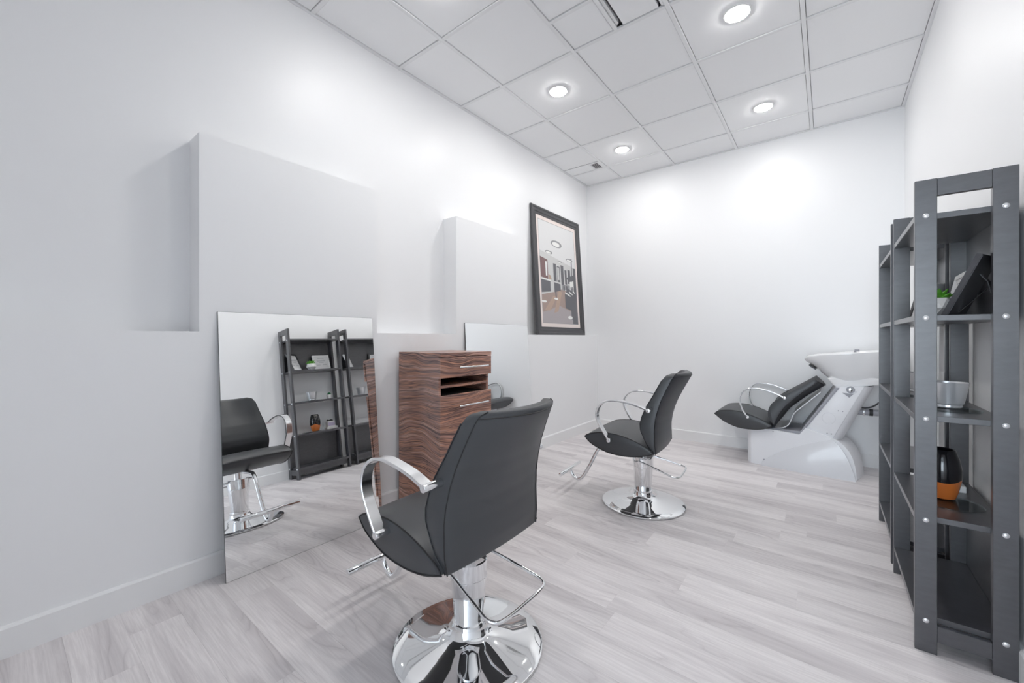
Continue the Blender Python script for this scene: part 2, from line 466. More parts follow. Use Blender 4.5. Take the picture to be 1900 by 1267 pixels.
# ------------------------------------------------------------------ ceiling fittings
vx0, vx1, vy0, vy1 = vent_rect
vt = thing('ceiling_vent', 'small white louvred vent set in the ceiling near the back left corner', 'vent', ((vx0 + vx1) / 2, (vy0 + vy1) / 2, H))
ax, ay = (vx1 - vx0) / 2, (vy1 - vy0) / 2; ib = 0.021
for (a, b, c, d) in ((-ax, ax, -ay, -ay + ib), (-ax, ax, ay - ib, ay), (-ax, -ax + ib, -ay + ib, ay - ib), (ax - ib, ax, -ay + ib, ay - ib)):
    bx('frame', M['rail'], vt, a, b, c, d, 0.0, 0.016, bevel=0.001)
bx('backing', M['slot'], vt, -ax + ib, ax - ib, -ay + ib, ay - ib, 0.013, 0.016)
ns = 5
for i in range(ns):
    xx = -ax + ib + (2 * ax - 2 * ib) * (i + 0.5) / ns
    s_ = bx('slat', M['rail'], vt, -0.0055, 0.0055, -ay + ib, ay - ib, 0, 0.0015); s_.location.x = xx; s_.location.z = 0.007; s_.rotation_euler.y = R(35)

def pot_light(x, y, label, group):
    t = thing('recessed_light', label, 'ceiling light', (x, y, TZ), group=group)
    place('trim_ring', pot_mesh[0], t); place('lens', pot_mesh[1], t)
pot_mesh = (MB().lathe([(0.062, -0.003), (0.065, -0.009), (0.070, -0.008), (0.074, -0.004), (0.075, 0.0), (0.062, 0.0)], 40, cap0=False, cap1=False).mesh('trim_ring', M['ring']),
            MB().lathe([(0.0635, -0.004), (0.0625, -0.010), (0.055, -0.013), (0.035, -0.0150), (0.012, -0.0155)], 40, cap0=False).mesh('lens', M['lens']))
LX = (-1.6382, -0.419)
gl = 'round recessed ceiling lights'
pot_light(LX[0], 1.4508, 'lit round ceiling light cut off by the top edge of the picture', gl)
pot_light(LX[0], 2.670, 'lit round ceiling light between the framed poster and the open ceiling slot', gl)
pot_light(LX[0], 3.8892, 'lit round ceiling light beside the small louvred vent', gl)
pot_light(LX[1], 2.670, 'largest lit round ceiling light, near the top edge above the tall dark shelves', gl)
pot_light(LX[1], 3.8892, 'lit round ceiling light nearest the back wall above the shampoo unit', gl)
pot_light(LX[1], 1.4508, 'lit round ceiling light above the nearest salon chair, just out of the picture', gl)

# ------------------------------------------------------------------ mirrors
def leaning_mirror(y0, y1, length, tilt, label):
    # bottom edge on the floor, top edge against the low wall or its pier
    th = 0.006
    top_x = XL + 0.001
    zt = length * math.cos(tilt)
    xb = top_x + length * math.sin(tilt)
    r = thing('leaning_mirror', label, 'mirror', (xb, (y0 + y1) / 2, 0.0), (0, -tilt, 0), 'frameless mirrors leaning on the low wall')
    wy = (y1 - y0) / 2
    bx('backing', M['mback'], r, 0, th - 0.001, -wy, wy, 0, length)
    MB().add([(th, -wy + 0.001, 0.001), (th, wy - 0.001, 0.001), (th, wy - 0.001, length - 0.001), (th, -wy + 0.001, length - 0.001)], [(0, 1, 2, 3)]).obj('mirror_glass', M['mirror'], r, smooth=False)
    return r
leaning_mirror(0.640, 1.448, 1.229, R(5.15), 'large frameless mirror leaning on the low wall, reflecting the dark shelves')
leaning_mirror(2.262, 3.094, 1.222, R(4.0), 'frameless mirror half hidden behind the striped wooden cabinet')

# ------------------------------------------------------------------ framed poster on the ledge
PWD, PHT = 0.990, 1.342
ptl = math.asin(0.088 / PHT)
pf = thing('framed_poster', 'dark framed salon poster with cream mat leaning on the wall ledge', 'framed poster', (-2.305, 3.840, LEDGE), (0, -ptl, 0))
fb = 0.083
hwid = PWD / 2
prof = [(-0.002, 0), (0.018, 0), (0.024, 0.008), (0.024, 0.020), (0.017, 0.030), (0.017, 0.055), (0.011, 0.062), (0.011, fb), (-0.002, fb)]   # (x, inward)
corners = [(-hwid, 0), (hwid, 0), (hwid, PHT), (-hwid, PHT)]
inw = [(1, 1), (-1, 1), (-1, -1), (1, -1)]
for i in range(4):
    j = (i + 1) % 4
    l0 = [(p[0], corners[i][0] + inw[i][0] * p[1], corners[i][1] + inw[i][1] * p[1]) for p in prof]
    l1 = [(p[0], corners[j][0] + inw[j][0] * p[1], corners[j][1] + inw[j][1] * p[1]) for p in prof]
    MB().loft([l0, l1]).obj('frame_bar', M['frameblack'], pf)
mw = 0.045
MB().box(0.0, 0.004, -hwid + fb - 0.004, hwid - fb + 0.004, fb - 0.004, PHT - fb + 0.004).obj('mat_board', M['cream'], pf)
pu, pv = PWD - 2 * (fb + mw), PHT - 2 * (fb + mw)
pm = MB(); lay = [0]
def patch(pts, mi):
    lay[0] += 1
    xx = 0.0046 + lay[0] * 0.00003
    # u runs left to right as seen from the room (towards +Y), v upwards
    pm.add([(xx, -pu / 2 + u * pu, fb + mw + v * pv) for u, v in pts], [tuple(range(len(pts)))], mi)
def ell(cu, cv, ru, rv, mi, n=24): patch([(cu + ru * math.cos(2 * PI * i / n), cv + rv * math.sin(2 * PI * i / n)) for i in range(n)], mi)
patch([(-0.006, -0.004), (1.006, -0.004), (1.006, 1.004), (-0.006, 1.004)], 6)  # slightly larger grey patch: shadow line of the mat, painted around the print
patch([(0, 0), (1, 0), (1, 1), (0, 1)], 0)
patch([(0, 0.70), (1, 0.60), (1, 1), (0, 1)], 1)
patch([(0, 0), (1, 0), (1, 0.30), (0.55, 0.35), (0.4, 0.32), (0, 0.27)], 2)
patch([(0, 0), (1, 0), (1, 0.10), (0.45, 0.18), (0.2, 0.13), (0, 0.10)], 8)
patch([(0.3, 0.10), (0.42, 0.12), (0.55, 0.32), (0.46, 0.33)], 7); patch([(0.05, 0.12), (0.2, 0.12), (0.4, 0.27), (0.30, 0.27)], 7)
patch([(0, 0.29), (0.24, 0.31), (0.24, 0.41), (0, 0.42)], 3); patch([(0, 0.42), (0.25, 0.415), (0.25, 0.425), (0, 0.432)], 4)
patch([(0.0, 0.44), (0.19, 0.43), (0.19, 0.62), (0.0, 0.64)], 5); patch([(0.13, 0.46), (0.17, 0.46), (0.17, 0.60), (0.13, 0.60)], 4)
patch([(0.2, 0.43), (0.28, 0.43), (0.26, 0.47), (0.2, 0.48)], 7)
for a, b, c, d in ((0.34, 0.42, 0.42, 0.60), (0.44, 0.52, 0.42, 0.58), (0.55, 0.63, 0.40, 0.60), (0.66, 0.72, 0.41, 0.56), (0.75, 0.83, 0.42, 0.57), (0.92, 1.0, 0.30, 0.60)):
    patch([(a, c), (b, c), (b, d), (a, d)], 3)
for a, b, c, d in ((0.45, 0.50, 0.44, 0.57), (0.64, 0.66, 0.42, 0.56), (0.73, 0.75, 0.43, 0.56)): patch([(a, c), (b, c), (b, d), (a, d)], 0)
patch([(0.34, 0.31), (0.52, 0.335), (0.52, 0.40), (0.34, 0.41)], 3); patch([(0.55, 0.34), (0.80, 0.36), (0.80, 0.405), (0.55, 0.40)], 6)
patch([(0.80, 0.36), (0.92, 0.36), (0.92, 0.47), (0.80, 0.46)], 4)
for cu in (0.62, 0.70, 0.84, 0.89): ell(cu, 0.37, 0.022, 0.03, 3)
patch([(0.86, 0.45), (0.885, 0.45), (0.90, 0.70), (0.87, 0.70)], 3); patch([(0.70, 0.48), (0.95, 0.53), (0.95, 0.47), (0.78, 0.44)], 3)
patch([(0.36, 0.24), (0.39, 0.24), (0.39, 0.36), (0.36, 0.36)], 3); ell(0.375, 0.245, 0.06, 0.010, 4); ell(0.05, 0.205, 0.07, 0.012, 4)
patch([(0.64, 0.16), (0.97, 0.12), (1.0, 0.33), (0.72, 0.37), (0.63, 0.30)], 3)
for i in range(3): patch([(0.64 + 0.12 * i, 0.315 + 0.012 * i), (0.80 + 0.07 * i, 0.285 + 0.02 * i), (0.80 + 0.07 * i, 0.297 + 0.02 * i), (0.65 + 0.12 * i, 0.330 + 0.012 * i)], 4)
patch([(0.80, 0.05), (0.86, 0.04), (0.86, 0.15), (0.80, 0.16)], 3); patch([(0.84, 0.0), (1, 0.0), (1, 0.13), (0.84, 0.13)], 3); ell(0.76, 0.065, 0.07, 0.018, 4)
for cu, cv, ru, rv in ((0.46, 0.805, 0.155, 0.036), (0.24, 0.70, 0.10, 0.017), (0.82, 0.675, 0.10, 0.018), (0.53, 0.63, 0.06, 0.008)):
    ell(cu, cv, ru, rv, 6); ell(cu - 0.01, cv - 0.004, ru * 0.68, rv * 0.62, 4)
pm.obj('print', PR, pf, smooth=False)
MB().add([(0.0095, -hwid + fb - 0.002, fb - 0.002), (0.0095, hwid - fb + 0.002, fb - 0.002), (0.0095, hwid - fb + 0.002, PHT - fb + 0.002), (0.0095, -hwid + fb - 0.002, PHT - fb + 0.002)], [(0, 1, 2, 3)]).obj('glass', M['posterglass'], pf, smooth=False)

# ------------------------------------------------------------------ cabinet
CX0, CX1, CY0, CY1, CT = -2.210, -1.807, 1.625, 2.080, 1.011
cb = thing('styling_cabinet', 'tall dark striped rosewood cabinet with two bar handles against the low wall', 'cabinet', ((CX0 + CX1) / 2, (CY0 + CY1) / 2, 0))
dx, dy = (CX1 - CX0) / 2, (CY1 - CY0) / 2
ft = 0.018                                   # drawer front thickness
def cbx(name, m, a, b, c, d, e, f, bv=0.001, parent=cb): 
    o = MB().box(a, b, c, d, e, f).obj(name, m, parent, bevel=bv, seg=1, smooth=False); return o
cbx('top_panel', M['wood'], -dx, dx, -dy, dy, CT - 0.024, CT)
cbx('side_panel', M['wood'], -dx, dx - ft - 0.002, -dy, -dy + 0.018, 0.0, CT - 0.024)
cbx('side_panel', M['wood'], -dx, dx - ft - 0.002, dy - 0.030, dy - 0.012, 0.0, CT - 0.024)
cbx('back_panel', M['wood'], -dx, -dx + 0.010, -dy + 0.018, dy - 0.030, 0.02, CT - 0.024)
cbx('plinth', M['wood'], dx - 0.06, dx - 0.045, -dy + 0.018, dy - 0.030, 0.0, 0.06)
cbx('shelf', M['wood'], -dx + 0.010, dx - ft - 0.003, -dy + 0.018, dy - 0.030, 0.797, 0.813)
cbx('shelf', M['darkin'], -dx + 0.010, dx - ft - 0.006, -dy + 0.018, dy - 0.030, 0.735, 0.751)
cbx('shelf', M['darkin'], -dx + 0.010, dx - ft - 0.006, -dy + 0.018, dy - 0.030, 0.866, 0.880)
cbx('bottom_panel', M['wood'], -dx + 0.010, dx - ft - 0.003, -dy + 0.018, dy - 0.030, 0.06, 0.078)
cbx('lining', M['darkin'], -dx + 0.010, -dx + 0.012, -dy + 0.018, dy - 0.030, 0.751, 0.866)
for nm, za, zb, zh in (('drawer', 0.860, 0.983, 0.920), ('door', 0.066, 0.754, 0.682)):
    d_ = cbx(nm, M['wood'], dx - ft, dx, -dy - 0.004, dy - 0.002, za, zb)
    h0, h1 = 1.755 - (CY0 + CY1) / 2, 2.020 - (CY0 + CY1) / 2
    hb = MB()
    hb.tube([(dx + 0.026, h0, zh), (dx + 0.026, h1, zh)], 0.0055, 14)
    for yy in (h0 + 0.03, h1 - 0.03): hb.tube([(dx - 0.001, yy, zh), (dx + 0.026, yy, zh)], 0.004, 10)
    hb.obj('handle', M['steel'], d_)['label'] = 'brushed metal bar handle'

# ------------------------------------------------------------------ styling chairs (local: +x forward, origin under the column)
def seat_mesh(top, bot, hw_, crown=0.008, bevel=0.010, name='seat'):
    tp = smooth_path([(x, 0, z) for x, z in top], 4); bt = smooth_path([(x, 0, z) for x, z in bot], 4)
    outline = [(p.x, p.z) for p in tp] + [(p.x, p.z) for p in bt[::-1][1:-1]]
    nt_ = len(tp)
    ys = [-hw_, -hw_ * 0.85, -hw_ * 0.5, 0, hw_ * 0.5, hw_ * 0.85, hw_]
    loops = []
    for y in ys:
        c_ = crown * (1 - (y / hw_) ** 2)
        loops.append([(x, y, z + (c_ if 0 < i < nt_ - 1 else 0)) for i, (x, z) in enumerate(outline)])
    return MB().loft(loops), outline

def backrest(front, rear, wtab, btab, zlo, zhi, nz=26, ny=13, wref=None):
    loops = []
    for k in range(nz + 1):
        t = k / nz; z = zlo + (zhi - zlo) * t
        w_ = interp(wtab, z); bl = interp(btab, z); xf = interp(front, z); xr = interp(rear, z)
        wr = interp(wref or wtab, z); lp = []
        for i in range(ny):
            y = -w_ + 2 * w_ * i / (ny - 1); lp.append((xr - bl * (1 - (y / wr) ** 2), y, z))
        for i in range(ny):
            y = w_ - 2 * w_ * i / (ny - 1); lp.append((xf - bl * (1 - (y / wr) ** 2), y, z))
        loops.append(lp)
    # lower the rear top rim and crown the top a little
    n = len(loops[0]); vs = [p for l in loops for p in l]
    m = MB(); fs = []
    for k in range(nz):
        for i in range(n):
            j = (i + 1) % n; fs.append((k * n + i, k * n + j, (k + 1) * n + j, (k + 1) * n + i))
    for base, flip in ((0, True), (nz * n, False)):
        for i in range(ny - 1):
            q = (base + i, base + i + 1, base + 2 * ny - 2 - i, base + 2 * ny - 1 - i)
            fs.append(q[::-1] if flip else q)
    m.add(vs, fs)
    return m, loops, ny

chair = thing('styling_chair', 'nearest charcoal vinyl salon chair with a round chrome base, seen from behind', 'chair', (-1.024, 1.054, 0), (0, 0, R(179.5)), 'charcoal styling chairs with chrome bases')
TOP = [(0.314, 0.455), (0.290, 0.470), (0.253, 0.483), (0.18, 0.494), (0.1, 0.491), (0.003, 0.470), (-0.09, 0.432), (-0.128, 0.401)]
BOT = [(0.314, 0.455), (0.279, 0.420), (0.221, 0.391), (0.149, 0.369), (0.051, 0.363), (-0.044, 0.374), (-0.128, 0.401)]
sm, outl = seat_mesh(TOP, BOT, 0.245)
st = sm.obj('seat', M['vinyl'], chair, bevel=0.006, seg=2, angle=50)
for sgn in (-1, 1):
    MB().tube([(x, sgn * 0.2435, z) for x, z in outl], 0.0030, 6, closed=True).obj('piping', M['pipe'], st)
FR = [(0.886, -0.192), (0.880, -0.184), (0.870, -0.179), (0.814, -0.150), (0.742, -0.114), (0.678, -0.078), (0.62, -0.055), (0.576, -0.044), (0.534, -0.048), (0.485, -0.069), (0.433, -0.098), (0.395, -0.126)]
RR = [(0.886, -0.222), (0.881, -0.228), (0.870, -0.230), (0.850, -0.222), (0.78, -0.190), (0.714, -0.163), (0.657, -0.146), (0.595, -0.134), (0.535, -0.130), (0.466, -0.132), (0.395, -0.136)]
WT = [(0.39, 0.226), (0.45, 0.236), (0.55, 0.236), (0.67, 0.226), (0.80, 0.209), (0.85, 0.202), (0.866, 0.197), (0.876, 0.190), (0.882, 0.180), (0.886, 0.166)]
WREF = [(0.39, 0.226), (0.45, 0.236), (0.55, 0.236), (0.67, 0.226), (0.80, 0.209), (0.886, 0.198)]
BT = [(0.39, 0.012), (0.45, 0.028), (0.6, 0.044), (0.75, 0.060), (0.88, 0.072)]
bm_, bl_, ny_ = backrest([(z, x) for z, x in FR], [(z, x) for z, x in RR], WT, BT, 0.395, 0.886, nz=52, wref=WREF)
bk = bm_.obj('backrest', M['vinyl'], chair, bevel=0.004, seg=2, angle=45)
for col in (0, ny_ - 1, ny_, 2 * ny_ - 1):
    MB().tube([l[col] for l in (bl_ if col < ny_ else bl_[:-4])], 0.0022, 6).obj('piping', M['pipe'], bk)
MB().tube([bl_[-3][i] for i in range(ny_)], 0.0022, 6).obj('piping', M['pipe'], bk)
ARM = [(-0.108, 0.668), (-0.038, 0.692), (0.033, 0.706), (0.086, 0.712), (0.126, 0.709), (0.156, 0.701), (0.186, 0.682), (0.208, 0.651), (0.216, 0.611), (0.209, 0.577), (0.195, 0.550), (0.171, 0.512), (0.134, 0.459)]
def armrest(parent, path, yc, sgn, wid, thk, stub_to, name='armrest'):
    pts = smooth_path([(x, sgn * yc, z) for x, z in path], 5)
    a = MB().tube(pts, 0, rect=(wid, thk), side=(0, 1, 0)).obj(name, M['steel'], parent)
    for end, yt in ((pts[0], stub_to[0]), (pts[-1], stub_to[1])):
        MB().tube([(end.x, sgn * yt, end.z), (end.x, sgn * (yc + wid / 2 + 0.001), end.z)], 0.0125, 20).obj('mounting_stub', M['steel'], a, bevel=0.002)
        MB().tube([(end.x, sgn * (yt + 0.002), end.z), (end.x, sgn * (yt + 0.007), end.z)], 0.017, 20).obj('washer', M['rubber'], a)
    return a
for sgn in (-1, 1): armrest(chair, ARM, 0.276, sgn, 0.042, 0.011, (0.215, 0.235))
MB().lathe([(0.262, 0.0), (0.265, 0.004), (0.265, 0.010), (0.258, 0.015), (0.22, 0.021), (0.16, 0.031), (0.11, 0.041), (0.082, 0.050), (0.068, 0.060), (0.061, 0.072), (0.058, 0.083)], 96, cap1=True).obj('base_plate', M['chrome'], chair)
cl = MB().lathe([(0.056, 0.078), (0.059, 0.080), (0.059, 0.092), (0.0515, 0.094), (0.052, 0.098), (0.0575, 0.17), (0.0640, 0.250), (0.0660, 0.252), (0.0670, 0.31), (0.063, 0.314), (0.024, 0.315)], 64).obj('column', M['chrome'], chair)
MB().lathe([(0.022, 0.312), (0.022, 0.366)], 32).obj('piston', M['steel'], cl)
MB().lathe([(0.0635, 0.246), (0.0666, 0.248), (0.0666, 0.252), (0.0640, 0.254)], 64, cap0=False, cap1=False).obj('collar_ring', M['chrome'], cl)
MB().box(-0.10, 0.12, -0.085, 0.085, 0.362, 0.372).obj('swivel_plate', M['steel'], chair, bevel=0.002)
ft_path = smooth_path([(0.10, 0, 0.366), (0.24, 0, 0.362), (0.285, 0, 0.350), (0.318, 0, 0.305), (0.368, 0, 0.204), (0.412, 0, 0.125), (0.440, 0, 0.088), (0.470, 0, 0.073), (0.502, 0, 0.085), (0.522, 0, 0.112), (0.528, 0, 0.135)], 5)
fo = MB().tube(ft_path, 0.0125, 18).obj('footrest_tube', M['chrome'], chair)
MB().tube([(0.53, -0.168, 0.138), (0.53, 0.168, 0.138)], 0.0135, 20).obj('foot_bar', M['chrome'], fo, bevel=0.002)
lev = smooth_path([(0.028, 0.098, 0.294), (0.012, 0.100, 0.299), (-0.02, 0.102, 0.298), (-0.10, 0.118, 0.280), (-0.185, 0.134, 0.258), (-0.215, 0.138, 0.251), (-0.240, 0.126, 0.247), (-0.250, 0.100, 0.246), (-0.253, 0.05, 0.245), (-0.253, 0, 0.245)], 5)
lev = lev + [Vector((p.x, -p.y, p.z)) for p in lev[::-1][1:]]
lv = MB().tube(lev, 0.0058, 12).obj('pump_lever', M['chrome'], chair)
MB().tube([(0.0, -0.107, 0.298), (0.0, 0.107, 0.298)], 0.0075, 14).obj('pivot_rod', M['chrome'], lv)
chair2 = copy_tree(chair)
chair2.location = (-0.975, 2.665, 0); chair2.rotation_euler = (0, 0, R(185))
chair2['label'] = 'charcoal vinyl salon chair in the middle distance, side view, before the back corner'

# ------------------------------------------------------------------ shampoo unit (local: x as in the room, y from its centre line)
SY = 4.300
su = thing('shampoo_unit', 'reclining shampoo chair with white basin and silver grey base by the back wall', 'shampoo chair', (0, SY, 0))
STOP = [(-0.821, 0.409), (-0.800, 0.427), (-0.768, 0.442), (-0.686, 0.452), (-0.589, 0.443), (-0.496, 0.414), (-0.416, 0.380), (-0.372, 0.353)]
SBOT = [(-0.821, 0.409), (-0.74, 0.349), (-0.632, 0.309), (-0.527, 0.305), (-0.436, 0.320), (-0.372, 0.353)]
sm, outl = seat_mesh(STOP, SBOT, 0.245)
st = sm.obj('seat', M['vinyl'], su, bevel=0.006, angle=50)
for sgn in (-1, 1): MB().tube([(x, sgn * 0.2435, z) for x, z in outl], 0.003, 6, closed=True).obj('piping', M['pipe'], st)
# backrest: leaf-shaped ends, the middle bulging back
bf = smooth_path([(-0.080, 0, 0.768), (-0.155, 0, 0.714), (-0.279, 0, 0.627), (-0.334, 0, 0.586), (-0.376, 0, 0.546), (-0.399, 0, 0.499), (-0.406, 0, 0.454), (-0.399, 0, 0.410), (-0.380, 0, 0.379), (-0.362, 0, 0.365)], 3)
br = smooth_path([(-0.062, 0, 0.745), (-0.130, 0, 0.683), (-0.176, 0, 0.641), (-0.243, 0, 0.570), (-0.288, 0, 0.517), (-0.325, 0, 0.452), (-0.340, 0, 0.418), (-0.350, 0, 0.395), (-0.355, 0, 0.380), (-0.358, 0, 0.366)], 3)
mb = MB(); nn = len(bf); ys = [-1, -0.8, -0.55, -0.28, 0, 0.28, 0.55, 0.8, 1]; grid = []
for yy in ys:
    row = []
    for i in range(nn):
        a, b = bf[i], br[i]; t = i / (nn - 1)
        d = Vector((1, 0, -0.85)).normalized() * (0.062 * (1 - 0.75 * t) * (1 - yy * yy))
        w_ = 0.205 + 0.03 * min(1, t * 2)
        row.append(((a.x + d.x, yy * w_, a.z + d.z), (b.x + d.x, yy * w_, b.z + d.z)))
    grid.append(row)
loops = [[q[0] for q in row] + [q[1] for q in row[::-1]] for row in grid]
bk = mb.loft(loops).obj('backrest', M['vinyl'], su, bevel=0.004, angle=50)
for row in (grid[0], grid[-1]):
    MB().tube([q[1] for q in row], 0.0028, 6).obj('piping', M['pipe'], bk)
MB().tube([r_[0][1] for r_ in grid], 0.0028, 6).obj('piping', M['pipe'], bk)
sh = smooth_path([(-0.044, 0, 0.662), (-0.097, 0, 0.606), (-0.158, 0, 0.541), (-0.221, 0, 0.472), (-0.239, 0, 0.427), (-0.262, 0, 0.369), (-0.303, 0, 0.336), (-0.395, 0, 0.314)], 4)
o_ = MB().tube([(p.x, 0, p.z) for p in sh], 0, rect=(0.34, 0.008), side=(0, 1, 0)).obj('back_shell', M['shell'], su)
SARM = [(-0.285, 0.600), (-0.337, 0.628), (-0.415, 0.655), (-0.495, 0.664), (-0.555, 0.655), (-0.598, 0.608), (-0.612, 0.545), (-0.593, 0.468), (-0.553, 0.410)]
for sgn in (-1, 1): armrest(su, SARM, 0.256, sgn, 0.018, 0.012, (0.20, 0.235))
# base body
ARC = [(0.030, 0.300), (0.066, 0.282), (0.100, 0.255), (0.130, 0.215), (0.152, 0.165), (0.166, 0.105), (0.173, 0.050), (0.176, 0.0)]
def base_loop(y, grow, xin):
    pts = [(-0.569 + xin, 0.0), (-0.569 + xin, 0.31), (-0.384, 0.318), (-0.187, 0.300), (-0.146, 0.362), (-0.06, 0.332)]
    pts += [(x + grow * min(1, i / 2), z) for i, (x, z) in enumerate(ARC)]
    return [(x, y, z) for x, z in pts]
lp = [base_loop(-0.208, 0.0, 0.085), base_loop(-0.195, 0.004, 0.035), base_loop(-0.165, 0.012, 0.010), base_loop(-0.12, 0.025, 0.0), base_loop(0.02, 0.055, 0.0), base_loop(0.12, 0.040, 0.0), base_loop(0.165, 0.012, 0.010), base_loop(0.195, 0.004, 0.035), base_loop(0.208, 0, 0.085)]
ba = MB().loft(lp).obj('base', M['lightplastic'], su)
# domed skirt on the near side of the base
arc = smooth_path([(-0.452, 0, 0.030), (-0.395, 0, 0.082), (-0.284, 0, 0.157), (-0.145, 0, 0.228), (-0.06, 0, 0.262), (0.030, 0, 0.296)], 4)
arr = smooth_path([(0.030, 0, 0.296), (0.075, 0, 0.245), (0.114, 0, 0.178), (0.140, 0, 0.110), (0.158, 0, 0.050), (0.170, 0, 0.0)], 3)
at = [(p.x, p.z) for p in arc]; rt = [(p.x, p.z) for p in arr]
for sgn in (-1, 1):
    mb = MB(); cols = []; nx, nz_ = 34, 12
    for i in range(nx + 1):
        x = -0.452 + (0.170 + 0.452) * i / nx
        zc = interp(at, x) if x <= 0.030 else interp(rt, x)
        ze = zc if x <= 0.030 else 0.296 + 0.20 * (x - 0.030)
        grow = min(1.0, 0.25 + 2.4 * (x + 0.452))
        cols.append([(x, sgn * (0.218 + 0.040 * grow * max(0.0, 1 - (zc * k / nz_ / ze) ** 2) ** 0.85), zc * k / nz_) for k in range(nz_ + 1)])
    mb.loft(cols, False, False, closed=False)
    rim_ = [c[-1] for c in cols]
    mb.loft([[(p[0], sgn * 0.195, p[2]) for p in rim_], rim_], False, False, closed=False)
    mb.loft([[(p[0], sgn * 0.195, p[2]) for p in cols[0]], cols[0]], False, False, closed=False)
    mb.obj('base_skirt', M['silverplastic'], su)
# slanted pillar, its rounded rear and the grey angle rail
pn = MB().prism([(-0.146, 0.362), (0.052, 0.712), (0.222, 0.724), (0.030, 0.296)], 'y', -0.182, 0.182).obj('pillar', M['lightplastic'], su, bevel=0.002)
ps = []
for k in range(13):
    a = PI * k / 12
    ps.append((math.sin(a), -math.cos(a)))
l0 = [(0.030 + 0.072 * s_, 0.182 * c_, 0.294 - 0.010 * s_) for s_, c_ in ps]; l1 = [(0.222 + 0.070 * s_, 0.182 * c_, 0.724) for s_, c_ in ps]
MB().loft([l0, l1]).obj('pillar_back', M['silverplastic'], su)
MB().prism([(-0.400, 0.327), (-0.400, 0.313), (-0.187, 0.283), (0.072, 0.705), (0.046, 0.708), (-0.180, 0.326)], 'y', -0.186, 0.186).obj('angle_rail', M['greyplastic'], su, bevel=0.0015)
fy = -0.183
for (cx_, cz_) in ((-0.37, 0.300), (0.066, 0.522), (0.092, 0.520), (-0.005, 0.335), (0.022, 0.332), (0.172, 0.680)):
    yy = fy if cx_ > -0.3 else -0.2095
    MB().tube([(cx_, yy - 0.0015, cz_), (cx_, yy + 0.002, cz_)], 0.0042, 12).obj('screw', M['greyplastic'], pn)
ring = [(0.005 + 0.042 * math.cos(2 * PI * i / 40), fy, 0.455 + 0.045 * math.sin(2 * PI * i / 40)) for i in range(40)]
MB().tube(ring, 0.0012, 6, closed=True).obj('knockout_ring', M['silverplastic'], pn)
MB().prism([(0.090, 0.668), (0.160, 0.664), (0.132, 0.632)], 'y', fy - 0.001, fy + 0.003).obj('warning_plate', M['greyplastic'], pn)
MB().tube([(0.140, fy - 0.004, 0.695), (0.140, fy + 0.002, 0.695)], 0.027, 24).obj('valve_plate', M['greyplastic'], pn)
MB().tube([(0.140, fy - 0.010, 0.695), (0.140, fy, 0.695)], 0.016, 24).obj('valve_knob', M['steel'], pn, bevel=0.002)
MB().box(-0.442, -0.428, -0.218, -0.200, 0.004, 0.055).obj('skirt_clip', M['greyplastic'], su, bevel=0.002)
# basin
bw = MB(); NB = 56; rows = []
def rim(a, k):
    # k = 1 rim, smaller = further in; egg shape with a pointed lip towards the sitter
    ca, sa = math.cos(a), math.sin(a)
    hl = 0.31 if ca < 0 else 0.29
    x = 0.150 + hl * k * (ca if ca > 0 else -abs(ca) ** 0.92)
    y = 0.242 * k * math.copysign(abs(sa) ** 0.78, sa)
    return x, y
def rim_z(x): return interp([(-0.18, 0.916), (-0.128, 0.948), (-0.056, 0.960), (0.188, 0.985), (0.45, 1.008)], x)
bottom = lambda x: interp([(-0.18, 0.914), (-0.087, 0.842), (-0.012, 0.775), (0.039, 0.740), (0.115, 0.726), (0.204, 0.737), (0.306, 0.756), (0.45, 0.79)], x)
for k in [i / 10 for i in range(0, 11)]:
    kk = k ** 0.55
    row = []
    for i in range(NB):
        a = 2 * PI * i / NB; x, y = rim(a, kk); xr_, _ = rim(a, 1.0)
        zt = rim_z(xr_); zb = bottom(x)
        f = abs(y) / 0.242
        zz = zb + (rim_z(x) - 0.012 - zb) * (kk ** 3.6 if k < 1 else 1) * (0.25 + 0.75 * min(1, f * 1.1))
        if k >= 1: zz = zt - 0.012
        row.append((x, y, zz))
    rows.append(row)
rows.append([(rim(2 * PI * i / NB, 1.0)[0], rim(2 * PI * i / NB, 1.0)[1], rim_z(rim(2 * PI * i / NB, 1.0)[0])) for i in range(NB)])
for kk, drop in ((0.975, -0.004), (0.93, -0.003), (0.88, 0.010), (0.80, 0.055), (0.66, 0.105), (0.45, 0.135), (0.2, 0.145)):
    rows.append([(rim(2 * PI * i / NB, kk)[0], rim(2 * PI * i / NB, kk)[1], max(rim_z(rim(2 * PI * i / NB, kk)[0]) - drop, bottom(rim(2 * PI * i / NB, kk)[0]) + 0.02)) for i in range(NB)])
bo = bw.loft(rows[1:], True, True).obj('basin', M['ceramic'], su)
MB().prism([(-0.005, 0.775), (0.030, 0.722), (0.048, 0.706), (0.22, 0.722), (0.33, 0.742), (0.33, 0.79), (0.1, 0.80)], 'y', -0.15, 0.15).obj('basin_plinth', M['ceramic'], su, bevel=0.012)
MB().tube([(0.175, -0.03, 0.985), (0.175, -0.03, 1.000), (0.20, -0.03, 1.002)], 0.010, 12).obj('tap_knob', M['greyplastic'], bo)
MB().prism([(-0.128, 0.872), (-0.118, 0.858), (-0.080, 0.832), (-0.076, 0.842), (-0.12, 0.876)], 'y', -0.07, 0.02).obj('neck_clip', M['black'], bo)
